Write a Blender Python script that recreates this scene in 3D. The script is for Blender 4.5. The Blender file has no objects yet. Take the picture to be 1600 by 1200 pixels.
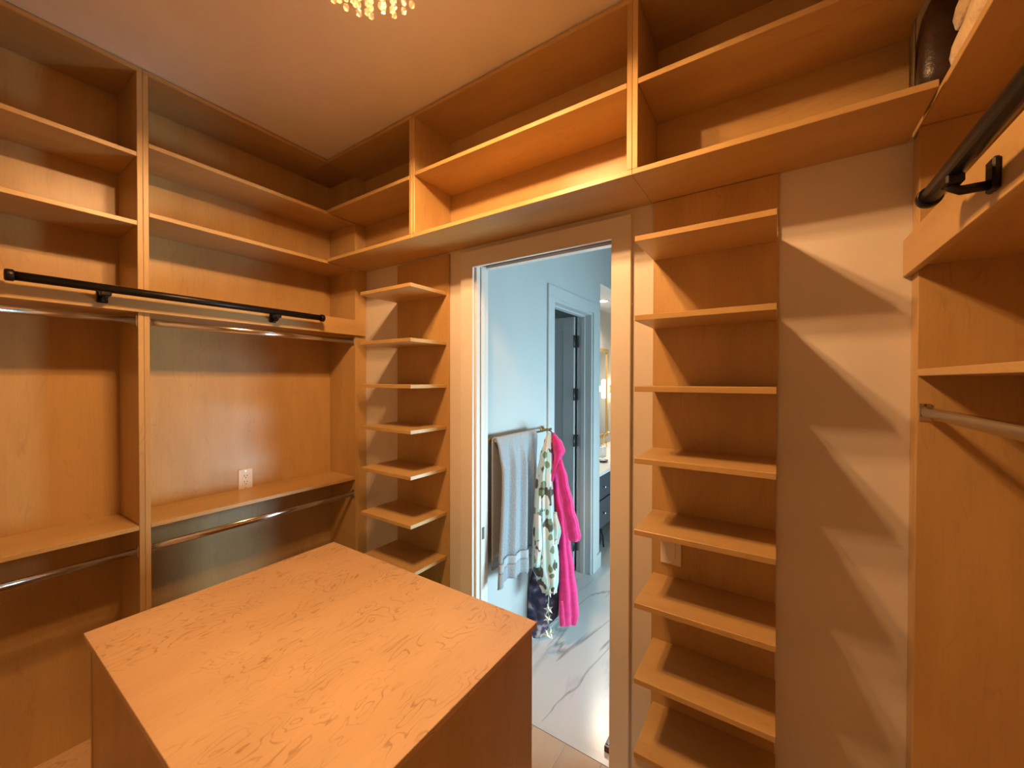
import bpy, bmesh, math, random
from mathutils import Vector, Matrix

# ------------------------------------------------------------------ camera, world, lights, exposure
scene = bpy.context.scene
col = scene.collection
random.seed(7)
CAM_H = 1.75
F_PX = 615.45
YAW, PITCH, ROLL = math.radians(33.658), math.radians(-0.575), math.radians(0.133)
_f = Vector((-math.sin(YAW)*math.cos(PITCH), math.cos(YAW)*math.cos(PITCH), math.sin(PITCH)))
_r = Vector((math.cos(YAW), math.sin(YAW), 0)); _u = _r.cross(_f)
CR = math.cos(ROLL)*_r + math.sin(ROLL)*_u
CU = -math.sin(ROLL)*_r + math.cos(ROLL)*_u
CF = _f
cam_d = bpy.data.cameras.new('camera'); cam = bpy.data.objects.new('camera', cam_d); col.objects.link(cam)
cam_d.sensor_width = 36.0; cam_d.lens = F_PX/1600*36.0; cam_d.clip_start = 0.01; cam_d.clip_end = 60
M3 = Matrix((CR, CU, -CF)).transposed()
cam.matrix_world = Matrix.Translation((0, 0, CAM_H)) @ M3.to_4x4()
scene.camera = cam

world = bpy.data.worlds.new('world'); scene.world = world; world.use_nodes = True
world.node_tree.nodes['Background'].inputs[0].default_value = (0.75, 0.88, 1.0, 1)
world.node_tree.nodes['Background'].inputs[1].default_value = 0.6

scene.view_settings.view_transform = 'Standard'
scene.view_settings.look = 'None'
scene.view_settings.gamma = 1.0
scene.view_settings.use_curve_mapping = False
scene.view_settings.exposure = 0.0

LAMP_COL = (1.0, 0.56, 0.25)
LAMP_W = 53.0           # each of the chandelier bulbs
DAY_W = 60.0            # bathroom window
def lamp(name, kind, loc, energy, color, rot=(0, 0, 0), **kw):
    d = bpy.data.lights.new(name, kind); d.energy = energy; d.color = color
    for k, v in kw.items(): setattr(d, k, v)
    o = bpy.data.objects.new(name, d); o.location = loc; o.rotation_euler = rot; col.objects.link(o)
    return o
# daylight entering through the bathroom window (glazing in the wall facing the towel bar)
_d = Vector((-2.7, -1.30, 0.20)).to_track_quat('-Z', 'Y').to_euler()
lamp('window_daylight', 'AREA', (1.50, 3.10, 0.66), DAY_W, (0.60, 0.90, 1.0), tuple(_d),
     shape='RECTANGLE', size=1.6, size_y=0.85, spread=math.radians(110))
# vanity downlight
lamp('vanity_downlight', 'SPOT', (-1.80, 4.75, 2.73), 130.0, (1.0, 0.88, 0.72), (0, 0, 0), spot_size=2.6, spot_blend=0.6, shadow_soft_size=0.06)

# ------------------------------------------------------------------ materials
def nt(name):
    m = bpy.data.materials.new(name); m.use_nodes = True
    return m, m.node_tree.nodes, m.node_tree.links, m.node_tree.nodes['Principled BSDF']
def plain(name, c, rough=0.5, metal=0.0, noise=0.0, nscale=8.0, bump=0.0, bscale=200.0, spec=0.5, coat=0.0, sheen=0.0):
    m, n, l, b = nt(name)
    b.inputs['Base Color'].default_value = (*c, 1); b.inputs['Roughness'].default_value = rough
    b.inputs['Metallic'].default_value = metal; b.inputs['Specular IOR Level'].default_value = spec
    b.inputs['Coat Weight'].default_value = coat
    if sheen: b.inputs['Sheen Weight'].default_value = sheen; b.inputs['Sheen Roughness'].default_value = 0.5
    tc = n.new('ShaderNodeTexCoord')
    if noise:
        t = n.new('ShaderNodeTexNoise'); t.inputs['Scale'].default_value = nscale; t.inputs['Detail'].default_value = 4
        l.new(tc.outputs['Object'], t.inputs['Vector'])
        r = n.new('ShaderNodeValToRGB')
        r.color_ramp.elements[0].position = 0.3; r.color_ramp.elements[1].position = 0.7
        r.color_ramp.elements[0].color = (*[max(0, v*(1-noise)) for v in c], 1)
        r.color_ramp.elements[1].color = (*[min(1, v*(1+noise)) for v in c], 1)
        l.new(t.outputs['Fac'], r.inputs[0]); l.new(r.outputs[0], b.inputs['Base Color'])
    if bump:
        t2 = n.new('ShaderNodeTexNoise'); t2.inputs['Scale'].default_value = bscale; t2.inputs['Detail'].default_value = 3
        l.new(tc.outputs['Object'], t2.inputs['Vector'])
        bp = n.new('ShaderNodeBump'); bp.inputs['Strength'].default_value = bump; bp.inputs['Distance'].default_value = 0.004
        l.new(t2.outputs['Fac'], bp.inputs['Height']); l.new(bp.outputs[0], b.inputs['Normal'])
    return m

def wood(name, axis, light=(0.55, 0.362, 0.150), dark=(0.32, 0.175, 0.055), figure=0.22, rough=0.34, blotch=0.40, fibre=0.12, sx=7.0, sl=1.6, mask=(0.48, 0.66), bands=85.0):
    """maple veneer; grain runs along `axis` (0 x, 1 y, 2 z)"""
    m, n, l, b = nt(name)
    tc = n.new('ShaderNodeTexCoord'); oi = n.new('ShaderNodeObjectInfo')
    sc = n.new('ShaderNodeVectorMath'); sc.operation = 'SCALE'
    cmb = n.new('ShaderNodeCombineXYZ')
    for i in range(3): l.new(oi.outputs['Random'], cmb.inputs[i])
    l.new(cmb.outputs[0], sc.inputs[0]); sc.inputs['Scale'].default_value = 17.0
    add = n.new('ShaderNodeVectorMath'); add.operation = 'ADD'
    l.new(tc.outputs['Object'], add.inputs[0]); l.new(sc.outputs[0], add.inputs[1])
    mp = n.new('ShaderNodeMapping'); l.new(add.outputs[0], mp.inputs['Vector'])
    s = [sx, sx, sx]; s[axis] = sl
    mp.inputs['Scale'].default_value = s
    # contour figure
    n1 = n.new('ShaderNodeTexNoise'); n1.inputs['Scale'].default_value = 1.0; n1.inputs['Detail'].default_value = 3.5
    n1.inputs['Roughness'].default_value = 0.55; n1.inputs['Distortion'].default_value = 0.35
    l.new(mp.outputs[0], n1.inputs['Vector'])
    mu = n.new('ShaderNodeMath'); mu.operation = 'MULTIPLY'; mu.inputs[1].default_value = bands; l.new(n1.outputs['Fac'], mu.inputs[0])
    sn = n.new('ShaderNodeMath'); sn.operation = 'SINE'; l.new(mu.outputs[0], sn.inputs[0])
    mr = n.new('ShaderNodeMapRange'); mr.inputs['From Min'].default_value = 0.72; mr.inputs['From Max'].default_value = 1.0
    l.new(sn.outputs[0], mr.inputs['Value'])
    # break-up mask so that figure comes and goes
    n2 = n.new('ShaderNodeTexNoise'); n2.inputs['Scale'].default_value = 2.4; n2.inputs['Detail'].default_value = 4.0
    l.new(mp.outputs[0], n2.inputs['Vector'])
    mr2 = n.new('ShaderNodeMapRange'); mr2.inputs['From Min'].default_value = mask[0]; mr2.inputs['From Max'].default_value = mask[1]
    l.new(n2.outputs['Fac'], mr2.inputs['Value'])
    m1 = n.new('ShaderNodeMath'); m1.operation = 'MULTIPLY'; l.new(mr.outputs[0], m1.inputs[0]); l.new(mr2.outputs[0], m1.inputs[1])
    m2 = n.new('ShaderNodeMath'); m2.operation = 'MULTIPLY'; l.new(m1.outputs[0], m2.inputs[0]); m2.inputs[1].default_value = figure
    # broad blotch
    n3 = n.new('ShaderNodeTexNoise'); n3.inputs['Scale'].default_value = 0.9; n3.inputs['Detail'].default_value = 5.0
    l.new(mp.outputs[0], n3.inputs['Vector'])
    mr3 = n.new('ShaderNodeMapRange'); mr3.inputs['From Min'].default_value = 0.35; mr3.inputs['From Max'].default_value = 0.7
    mr3.inputs['To Max'].default_value = blotch
    l.new(n3.outputs['Fac'], mr3.inputs['Value'])
    # fine fibre streaks
    mpf = n.new('ShaderNodeMapping'); l.new(add.outputs[0], mpf.inputs['Vector'])
    sf = [160.0, 160.0, 160.0]; sf[axis] = 6.0; mpf.inputs['Scale'].default_value = sf
    n4 = n.new('ShaderNodeTexNoise'); n4.inputs['Scale'].default_value = 1.0; n4.inputs['Detail'].default_value = 2.0
    l.new(mpf.outputs[0], n4.inputs['Vector'])
    mr4 = n.new('ShaderNodeMapRange'); mr4.inputs['From Min'].default_value = 0.45; mr4.inputs['From Max'].default_value = 0.8
    mr4.inputs['To Max'].default_value = fibre
    l.new(n4.outputs['Fac'], mr4.inputs['Value'])
    s1 = n.new('ShaderNodeMath'); s1.operation = 'ADD'; l.new(m2.outputs[0], s1.inputs[0]); l.new(mr3.outputs[0], s1.inputs[1])
    s2 = n.new('ShaderNodeMath'); s2.operation = 'ADD'; s2.use_clamp = True; l.new(s1.outputs[0], s2.inputs[0]); l.new(mr4.outputs[0], s2.inputs[1])
    mx = n.new('ShaderNodeMix'); mx.data_type = 'RGBA'
    l.new(s2.outputs[0], mx.inputs['Factor']); mx.inputs['A'].default_value = (*light, 1); mx.inputs['B'].default_value = (*dark, 1)
    l.new(mx.outputs['Result'], b.inputs['Base Color'])
    b.inputs['Roughness'].default_value = rough
    nr = n.new('ShaderNodeMapRange'); nr.inputs['To Min'].default_value = rough-0.06; nr.inputs['To Max'].default_value = rough+0.08
    l.new(n3.outputs['Fac'], nr.inputs['Value']); l.new(nr.outputs[0], b.inputs['Roughness'])
    bp = n.new('ShaderNodeBump'); bp.inputs['Strength'].default_value = 0.06; bp.inputs['Distance'].default_value = 0.001
    l.new(n4.outputs['Fac'], bp.inputs['Height']); l.new(bp.outputs[0], b.inputs['Normal'])
    return m

WX, WY, WZ = wood('maple_x', 0), wood('maple_y', 1), wood('maple_z', 2)
WTOP = wood('maple_island_top', 1, light=(0.69, 0.48, 0.285), dark=(0.34, 0.185, 0.085), figure=0.55, rough=0.40, blotch=0.25, fibre=0.1, sx=6.5, sl=2.6, mask=(0.42, 0.62), bands=120.0)
PLANK = wood('floor_plank_wood', 1, light=(0.62, 0.47, 0.34), dark=(0.46, 0.33, 0.23), figure=0.25, rough=0.42)
PAINT = plain('white_wall_paint', (0.71, 0.66, 0.605), 0.55, noise=0.03, nscale=3.0, bump=0.05, bscale=260)
CEIL = plain('ceiling_paint', (0.84, 0.79, 0.74), 0.42, noise=0.03, nscale=5.0, bump=0.10, bscale=90)
TRIM = plain('white_trim_paint', (0.76, 0.73, 0.69), 0.42, noise=0.02, nscale=4.0)
BPAINT = plain('cool_white_bathroom_paint', (0.50, 0.55, 0.575), 0.5, noise=0.02, nscale=3.0)
BLACK = plain('black_metal', (0.018, 0.015, 0.014), 0.38, 0.6, noise=0.2, nscale=30)
CHROME = plain('chrome', (0.80, 0.78, 0.76), 0.16, 1.0, noise=0.04, nscale=20)
BRASS = plain('brushed_brass', (0.62, 0.46, 0.20), 0.28, 1.0, noise=0.08, nscale=40)
BRONZE = plain('dark_hinge_metal', (0.10, 0.10, 0.105), 0.4, 0.7, noise=0.1, nscale=40)
WPLAST = plain('white_plastic', (0.82, 0.78, 0.74), 0.35, noise=0.01, nscale=10)
DARK = plain('dark_slot', (0.02, 0.018, 0.016), 0.7, noise=0.1, nscale=20)
NAVY = plain('slate_cabinet_paint', (0.052, 0.070, 0.095), 0.4, noise=0.05, nscale=6)
QUARTZ = plain('white_quartz', (0.86, 0.86, 0.85), 0.22, noise=0.03, nscale=5)
PORC = plain('white_porcelain', (0.85, 0.85, 0.84), 0.2, noise=0.01, nscale=5)
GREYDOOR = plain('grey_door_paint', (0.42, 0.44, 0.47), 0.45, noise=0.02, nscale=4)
PINK = plain('hot_pink_plush', (0.72, 0.012, 0.21), 0.9, noise=0.16, nscale=24, bump=0.8, bscale=140, sheen=0.5)
TERRY = plain('grey_terry', (0.33, 0.385, 0.44), 0.95, noise=0.14, nscale=130, bump=1.0, bscale=190, sheen=0.4)
TERRYB = plain('towel_woven_band', (0.40, 0.455, 0.51), 0.8, noise=0.06, nscale=60, bump=0.3, bscale=300)
CREAM = plain('cream_plush', (0.72, 0.56, 0.32), 0.95, noise=0.15, nscale=30, bump=1.0, bscale=120, sheen=0.6)
LEATHER = plain('dark_brown_leather', (0.032, 0.015, 0.008), 0.36, noise=0.35, nscale=12, bump=0.25, bscale=160)
LEATHER2 = plain('tan_leather', (0.085, 0.055, 0.022), 0.4, noise=0.25, nscale=16, bump=0.2, bscale=160)
MAROON = plain('dark_maroon_lacquer', (0.075, 0.012, 0.020), 0.3, noise=0.1, nscale=10)
SILVER = plain('silver_green_glitter', (0.60, 0.66, 0.56), 0.35, 0.75, noise=0.25, nscale=90, bump=0.5, bscale=300)
BLACKCLOTH = plain('black_cloth', (0.02, 0.022, 0.03), 0.85, noise=0.3, nscale=20, bump=0.4, bscale=80)

def glass_mat(name, c=(1, 1, 1), rough=0.0):
    m, n, l, b = nt(name)
    b.inputs['Base Color'].default_value = (*c, 1); b.inputs['Roughness'].default_value = rough
    b.inputs['Transmission Weight'].default_value = 1.0; b.inputs['IOR'].default_value = 1.45
    return m
def crystal_mat():
    m, n, l, b = nt('chandelier_crystal')
    out = n['Material Output']
    tr = n.new('ShaderNodeBsdfTransparent'); tr.inputs[0].default_value = (1, 0.97, 0.92, 1)
    tl = n.new('ShaderNodeBsdfTranslucent'); tl.inputs[0].default_value = (1, 0.95, 0.85, 1)
    gl = n.new('ShaderNodeBsdfGlossy'); gl.inputs['Roughness'].default_value = 0.08
    fr = n.new('ShaderNodeFresnel'); fr.inputs[0].default_value = 1.6
    ns = n.new('ShaderNodeTexNoise'); ns.inputs['Scale'].default_value = 60.0
    mr = n.new('ShaderNodeMapRange'); mr.inputs['To Min'].default_value = 0.004; mr.inputs['To Max'].default_value = 0.035
    l.new(ns.outputs['Fac'], mr.inputs['Value'])
    m1 = n.new('ShaderNodeMixShader'); l.new(mr.outputs[0], m1.inputs[0]); l.new(tr.outputs[0], m1.inputs[1]); l.new(tl.outputs[0], m1.inputs[2])
    m2 = n.new('ShaderNodeMixShader'); hf = n.new('ShaderNodeMath'); hf.operation = 'MULTIPLY'; hf.inputs[1].default_value = 0.5; l.new(fr.outputs[0], hf.inputs[0]); l.new(hf.outputs[0], m2.inputs[0]); l.new(m1.outputs[0], m2.inputs[1]); l.new(gl.outputs[0], m2.inputs[2])
    l.new(m2.outputs[0], out.inputs['Surface'])
    return m
def emit_mat(name, c, s):
    m, n, l, b = nt(name)
    b.inputs['Base Color'].default_value = (*c, 1); b.inputs['Emission Color'].default_value = (*c, 1); b.inputs['Emission Strength'].default_value = s
    return m
GLASS = glass_mat('clear_glass'); CRYSTAL = crystal_mat()
MIRROR = plain('mirror_glass', (0.9, 0.9, 0.9), 0.02, 1.0, noise=0.005, nscale=3)
BULB = emit_mat('warm_bulb', (1.0, 0.66, 0.34), 40.0)
SCONCE_GLOW = emit_mat('sconce_glow', (1.0, 0.80, 0.55), 9.0)
DOWN_GLOW = emit_mat('downlight_glow', (1.0, 0.93, 0.82), 8.0)
WINDOW_GLOW = emit_mat('frosted_daylight_pane', (0.62, 0.90, 1.0), 0.8)

def marble_mat():
    m, n, l, b = nt('white_marble_tile')
    tc = n.new('ShaderNodeTexCoord')
    def vein(scale, dist, w, rot):
        mp = n.new('ShaderNodeMapping'); mp.inputs['Rotation'].default_value = (0, 0, rot); mp.inputs['Scale'].default_value = (1.0, 0.20, 1)
        l.new(tc.outputs['Object'], mp.inputs[0])
        t = n.new('ShaderNodeTexNoise'); t.inputs['Scale'].default_value = scale; t.inputs['Detail'].default_value = 5; t.inputs['Distortion'].default_value = dist
        l.new(mp.outputs[0], t.inputs['Vector'])
        a = n.new('ShaderNodeMath'); a.operation = 'SUBTRACT'; a.inputs[1].default_value = 0.5; l.new(t.outputs['Fac'], a.inputs[0])
        bb = n.new('ShaderNodeMath'); bb.operation = 'ABSOLUTE'; l.new(a.outputs[0], bb.inputs[0])
        r = n.new('ShaderNodeMapRange'); r.inputs['From Max'].default_value = w; r.inputs['To Min'].default_value = 1; r.inputs['To Max'].default_value = 0
        l.new(bb.outputs[0], r.inputs['Value']); return r
    v1 = vein(1.9, 0.45, 0.0085, 0.42); v2 = vein(3.2, 0.9, 0.035, 0.30)
    msk = n.new('ShaderNodeTexNoise'); msk.inputs['Scale'].default_value = 1.7; l.new(tc.outputs['Object'], msk.inputs['Vector'])
    mk = n.new('ShaderNodeMapRange'); mk.inputs['From Min'].default_value = 0.44; mk.inputs['From Max'].default_value = 0.62; l.new(msk.outputs['Fac'], mk.inputs['Value'])
    p1 = n.new('ShaderNodeMath'); p1.operation = 'MULTIPLY'; l.new(v1.outputs[0], p1.inputs[0]); p1.inputs[1].default_value = 0.75
    p2 = n.new('ShaderNodeMath'); p2.operation = 'MULTIPLY'; l.new(v2.outputs[0], p2.inputs[0]); l.new(mk.outputs[0], p2.inputs[1])
    p3 = n.new('ShaderNodeMath'); p3.operation = 'MULTIPLY'; l.new(p2.outputs[0], p3.inputs[0]); p3.inputs[1].default_value = 0.4
    sm = n.new('ShaderNodeMath'); sm.operation = 'MAXIMUM'; l.new(p1.outputs[0], sm.inputs[0]); l.new(p3.outputs[0], sm.inputs[1])
    mx = n.new('ShaderNodeMix'); mx.data_type = 'RGBA'; l.new(sm.outputs[0], mx.inputs['Factor'])
    mx.inputs['A'].default_value = (0.68, 0.67, 0.67, 1); mx.inputs['B'].default_value = (0.24, 0.24, 0.26, 1)
    l.new(mx.outputs['Result'], b.inputs['Base Color']); b.inputs['Roughness'].default_value = 0.22
    return m
MARBLE = marble_mat()

def floral_mat():
    m, n, l, b = nt('floral_print_satin')
    tc = n.new('ShaderNodeTexCoord')
    def blobs(scale, lo, hi, off):
        mp = n.new('ShaderNodeMapping'); mp.inputs['Location'].default_value = off; mp.inputs['Scale'].default_value = (1.0, 1.0, 0.75)
        l.new(tc.outputs['Object'], mp.inputs[0])
        nz = n.new('ShaderNodeTexNoise'); nz.inputs['Scale'].default_value = 18; l.new(mp.outputs[0], nz.inputs['Vector'])
        ad = n.new('ShaderNodeVectorMath'); ad.operation = 'MULTIPLY_ADD'; l.new(nz.outputs['Color'], ad.inputs[0]); ad.inputs[1].default_value = (.04, .04, .04)
        l.new(mp.outputs[0], ad.inputs[2])
        v = n.new('ShaderNodeTexVoronoi'); v.inputs['Scale'].default_value = scale; l.new(ad.outputs[0], v.inputs['Vector'])
        r = n.new('ShaderNodeMapRange'); r.inputs['From Min'].default_value = lo; r.inputs['From Max'].default_value = hi
        r.inputs['To Min'].default_value = 1; r.inputs['To Max'].default_value = 0; l.new(v.outputs['Distance'], r.inputs['Value']); return r
    def mix(a, bcol, fac):
        x = n.new('ShaderNodeMix'); x.data_type = 'RGBA'; l.new(fac.outputs[0], x.inputs['Factor'])
        if isinstance(a, tuple): x.inputs['A'].default_value = a
        else: l.new(a.outputs['Result'], x.inputs['A'])
        x.inputs['B'].default_value = bcol; return x
    a = mix((0.50, 0.68, 0.66, 1), (0.075, 0.062, 0.045, 1), blobs(11, 0.37, 0.41, (0, 0, 0)))
    c = mix(a, (0.66, 0.65, 0.60, 1), blobs(11, 0.36, 0.39, (3.3, 1.7, 0.6)))
    d = mix(c, (0.16, 0.24, 0.13, 1), blobs(16, 0.26, 0.29, (7.1, 5.2, 2.2)))
    l.new(d.outputs['Result'], b.inputs['Base Color']); b.inputs['Roughness'].default_value = 0.6
    return m
FLORAL = floral_mat()
def navy_print_mat():
    m, n, l, b = nt('navy_print_cloth')
    tc = n.new('ShaderNodeTexCoord')
    v = n.new('ShaderNodeTexNoise'); v.inputs['Scale'].default_value = 16; v.inputs['Detail'].default_value = 1; l.new(tc.outputs['Object'], v.inputs['Vector'])
    r = n.new('ShaderNodeValToRGB'); l.new(v.outputs['Fac'], r.inputs[0])
    r.color_ramp.interpolation = 'LINEAR'
    r.color_ramp.elements[0].position = 0.42; r.color_ramp.elements[0].color = (0.035, 0.04, 0.085, 1)
    r.color_ramp.elements[1].position = 0.62; r.color_ramp.elements[1].color = (0.14, 0.13, 0.24, 1)
    e = r.color_ramp.elements.new(0.68); e.color = (0.5, 0.46, 0.47, 1)
    l.new(r.outputs[0], b.inputs['Base Color']); b.inputs['Roughness'].default_value = 0.85
    return m
NAVYCLOTH = navy_print_mat()

# ------------------------------------------------------------------ helpers
def empty(name, loc, label=None, cat=None, group=None, kind=None):
    o = bpy.data.objects.new(name, None); col.objects.link(o); o.location = loc; o.empty_display_size = 0.1
    return tag(o, label, cat, group, kind)
def tag(o, label=None, cat=None, group=None, kind=None):
    if label: o['label'] = label
    if cat: o['category'] = cat
    if group: o['group'] = group
    if kind: o['kind'] = kind
    return o
WORLD_LOC = {}
def wloc(o):
    v = Vector(o.location)
    while o.parent: o = o.parent; v = v + Vector(o.location)
    return v
def link(name, me, loc, mat, parent=None, smooth=False):
    o = bpy.data.objects.new(name, me); col.objects.link(o)
    if mat and not me.materials: me.materials.append(mat)
    o.location = Vector(loc)
    if parent: o.parent = parent; o.location = Vector(loc) - wloc(parent)
    if smooth:
        for p in me.polygons: p.use_smooth = True
    return o
BOXC = {}
def box_mesh(sx, sy, sz, mat, bev):
    key = (round(sx, 4), round(sy, 4), round(sz, 4), mat.name, bev)
    if key in BOXC: return BOXC[key]
    bm = bmesh.new(); bmesh.ops.create_cube(bm, size=1.0)
    for v in bm.verts: v.co = Vector((v.co.x*sx, v.co.y*sy, v.co.z*sz))
    if bev: bmesh.ops.bevel(bm, geom=bm.edges[:], offset=min(bev, min(sx, sy, sz)*0.3), segments=1, profile=0.7, affect='EDGES')
    me = bpy.data.meshes.new('box'); bm.to_mesh(me); bm.free(); me.materials.append(mat)
    BOXC[key] = me; return me
def box(name, x0, x1, y0, y1, z0, z1, mat, parent=None, bev=0.0012):
    me = box_mesh(x1-x0, y1-y0, z1-z0, mat, bev)
    return link(name, me, ((x0+x1)/2, (y0+y1)/2, (z0+z1)/2), mat, parent)
def boxes(name, lst, mat, parent=None, kind=None, label=None):
    """several boxes in one mesh (for one wall pierced by openings)"""
    cx = sum((b[0]+b[1])/2 for b in lst)/len(lst); cy = sum((b[2]+b[3])/2 for b in lst)/len(lst); cz = 0
    bm = bmesh.new()
    for x0, x1, y0, y1, z0, z1 in lst:
        r = bmesh.ops.create_cube(bm, size=1.0)
        for v in r['verts']:
            v.co = Vector(((x0+x1)/2 - cx + v.co.x*(x1-x0), (y0+y1)/2 - cy + v.co.y*(y1-y0), (z0+z1)/2 - cz + v.co.z*(z1-z0)))
    me = bpy.data.meshes.new(name); bm.to_mesh(me); bm.free()
    o = link(name, me, (cx, cy, cz), mat, parent)
    return tag(o, label, None, None, kind)
def tube_mesh(pts, radii, seg=14, cap=True, flat=1.0, up=None):
    """swept tube along pts; flat<1 squeezes along the `up`-perpendicular"""
    bm = bmesh.new(); rings = []
    pts = [Vector(p) for p in pts]
    if not isinstance(radii, (list, tuple)): radii = [radii]*len(pts)
    for i, p in enumerate(pts):
        d = (pts[min(i+1, len(pts)-1)] - pts[max(i-1, 0)]).normalized()
        ref = Vector(up) if up else (Vector((0, 0, 1)) if abs(d.z) < 0.9 else Vector((1, 0, 0)))
        a = d.cross(ref).normalized(); b = a.cross(d).normalized()
        rings.append([bm.verts.new(p + (a*math.cos(t)*flat + b*math.sin(t))*radii[i]) for t in [2*math.pi*k/seg for k in range(seg)]])
    for r0, r1 in zip(rings, rings[1:]):
        for k in range(seg): bm.faces.new((r0[k], r0[(k+1) % seg], r1[(k+1) % seg], r1[k]))
    if cap: bm.faces.new(rings[0][::-1]); bm.faces.new(rings[-1])
    bmesh.ops.recalc_face_normals(bm, faces=bm.faces)
    me = bpy.data.meshes.new('tube'); bm.to_mesh(me); bm.free()
    return me
def tube(name, pts, radii, mat, parent=None, seg=14, flat=1.0, up=None, smooth=True):
    c = sum((Vector(p) for p in pts), Vector())/len(pts)
    me = tube_mesh([Vector(p)-c for p in pts], radii, seg, True, flat, up)
    o = link(name, me, c, mat, parent)
    if smooth:
        for p in me.polygons: p.use_smooth = len(p.vertices) == 4
    return o
def lathe(name, prof, loc, mat, parent=None, seg=24, axis='Z'):
    bm = bmesh.new(); rings = []
    for r, z in prof:
        ring = []
        for k in range(seg):
            t = 2*math.pi*k/seg; c = (r*math.cos(t), r*math.sin(t), z)
            if axis == 'X': c = (c[2], c[0], c[1])
            if axis == 'Y': c = (c[1], c[2], c[0])
            ring.append(bm.verts.new(c))
        rings.append(ring)
    for r0, r1 in zip(rings, rings[1:]):
        for k in range(seg): bm.faces.new((r0[k], r0[(k+1) % seg], r1[(k+1) % seg], r1[k]))
    bm.faces.new(rings[0][::-1]); bm.faces.new(rings[-1])
    bmesh.ops.remove_doubles(bm, verts=bm.verts, dist=1e-6)
    bmesh.ops.recalc_face_normals(bm, faces=bm.faces)
    me = bpy.data.meshes.new(name); bm.to_mesh(me); bm.free()
    for p in me.polygons: p.use_smooth = len(p.vertices) <= 4
    return link(name, me, loc, mat, parent)
def pix(px, py, depth):
    """point on the ray of photo pixel (px,py) at a given forward distance"""
    return Vector((0, 0, CAM_H)) + depth*(CF + CR*((px-800)/F_PX) - CU*((py-600)/F_PX))

# ------------------------------------------------------------------ key dimensions (metres)
YB, YU = 1.635, 1.362            # door wall face, front of the upper cabinets / open shelves
XL, XLB = -2.245, -2.53          # left units: front, back panel face
XR, XRB = 0.337, 0.622           # right units
CEILZ = 3.073
T = 0.019
TOPZ = 3.050
BX = -1.36                       # bathroom side wall face

# ------------------------------------------------------------------ structure: closet
fl = boxes('floor', [(-2.62, 0.72, -1.25, 1.712, -0.06, -0.012)], PLANK, kind='structure', label='light wood plank floor of the closet')
pw = 0.178
x = -2.60; k = 0
while x < 0.70:
    y = -1.22 - (k*0.47 % 1.1)
    while y < 1.71:
        y0, y1 = max(y, -1.22), min(y+1.22, 1.711)
        if y1-y0 > 0.02:
            box('plank', x, min(x+pw-0.0015, 0.70), y0, y1-0.0015, -0.012, 0.0, PLANK, fl, bev=0.0008)
        y += 1.22
    x += pw; k += 1
tag(box('ceiling', -2.62, 0.72, -1.25, 1.70, CEILZ, CEILZ+0.1, CEIL, bev=0), 'flat painted closet ceiling lit by the chandelier', kind='structure')
tag(box('wall_left', -2.65, XLB-0.012, -1.25, 1.755, 0, CEILZ, PAINT, bev=0), kind='structure')
tag(box('wall_right', XRB+0.012, 0.76, -1.25, 1.755, 0, CEILZ, PAINT, bev=0), kind='structure')
tag(box('wall_front', -2.65, 0.76, -1.35, -1.25, 0, CEILZ, PAINT, bev=0), kind='structure')
DX0, DX1, DZ = -1.315, -0.575, 2.345          # doorway
boxes('wall_back', [(XLB-0.01, DX0-0.03, YB, 1.755, 0, CEILZ), (DX1+0.02, XRB+0.012, YB, 1.755, 0, CEILZ),
                    (DX0-0.03, DX1+0.02, YB, 1.755, DZ+0.03, CEILZ)], PAINT, kind='structure', label='white drywall with the doorway to the bathroom')

# doorway trim (casing, jambs) and pocket door
tr = empty('trim_1', (-0.945, 1.62, 0), 'white flat casing and jambs around the bathroom doorway', kind='structure')
CY0, CY1 = 1.615, YB
box('casing', DX0-0.012-0.082, DX0-0.012, CY0, CY1, 0, DZ, TRIM, tr)
box('casing', DX1, DX1+0.082, CY0, CY1, 0, DZ, TRIM, tr)
box('head_casing', DX0-0.012-0.082, DX1+0.082, CY0, CY1, DZ, DZ+0.086, TRIM, tr)
box('jamb', DX0-0.030, DX0, CY1, 1.665, 0, DZ+0.012, TRIM, tr)
box('jamb', DX0-0.030, DX0-0.012, 1.722, 1.752, 0, DZ+0.012, TRIM, tr)
box('pocket_slot_shade', DX0-0.0299, DX0-0.028, 1.6655, 1.7215, 0.001, DZ+0.011, DARK, tr, bev=0)  # near-black plate, paints the shade seen inside the door pocket
box('track_slot_shade', DX0, DX1, 1.6675, 1.7155, DZ+0.026, DZ+0.0299, DARK, tr, bev=0)  # near-black strip between the head jambs, shade of the track slot as colour
box('jamb', DX1, DX1+0.020, CY1, 1.755, 0, DZ+0.012, TRIM, tr)
box('head_jamb', DX0, DX1, CY1, 1.667, DZ+0.012, DZ+0.03, TRIM, tr)
box('head_jamb', DX0, DX1, 1.716, 1.755, DZ+0.012, DZ+0.03, TRIM, tr)
pd = empty('door_1', (-1.36, 1.69, 0), 'white pocket door slid into the wall, only its edge showing', kind='structure')
box('leaf_edge', -1.3425, -1.3195, 1.6815, 1.7165, 0.004, DZ+0.012, TRIM, pd)
box('edge_pull', -1.3194, -1.3180, 1.690, 1.709, 0.880, 0.945, BRONZE, pd, bev=0)
tag(box('trim_3', DX0-0.03, DX1+0.02, 1.7125, 1.7548, -0.06, 0.0, MARBLE, bev=0), 'marble sill under the doorway', kind='structure')

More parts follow.
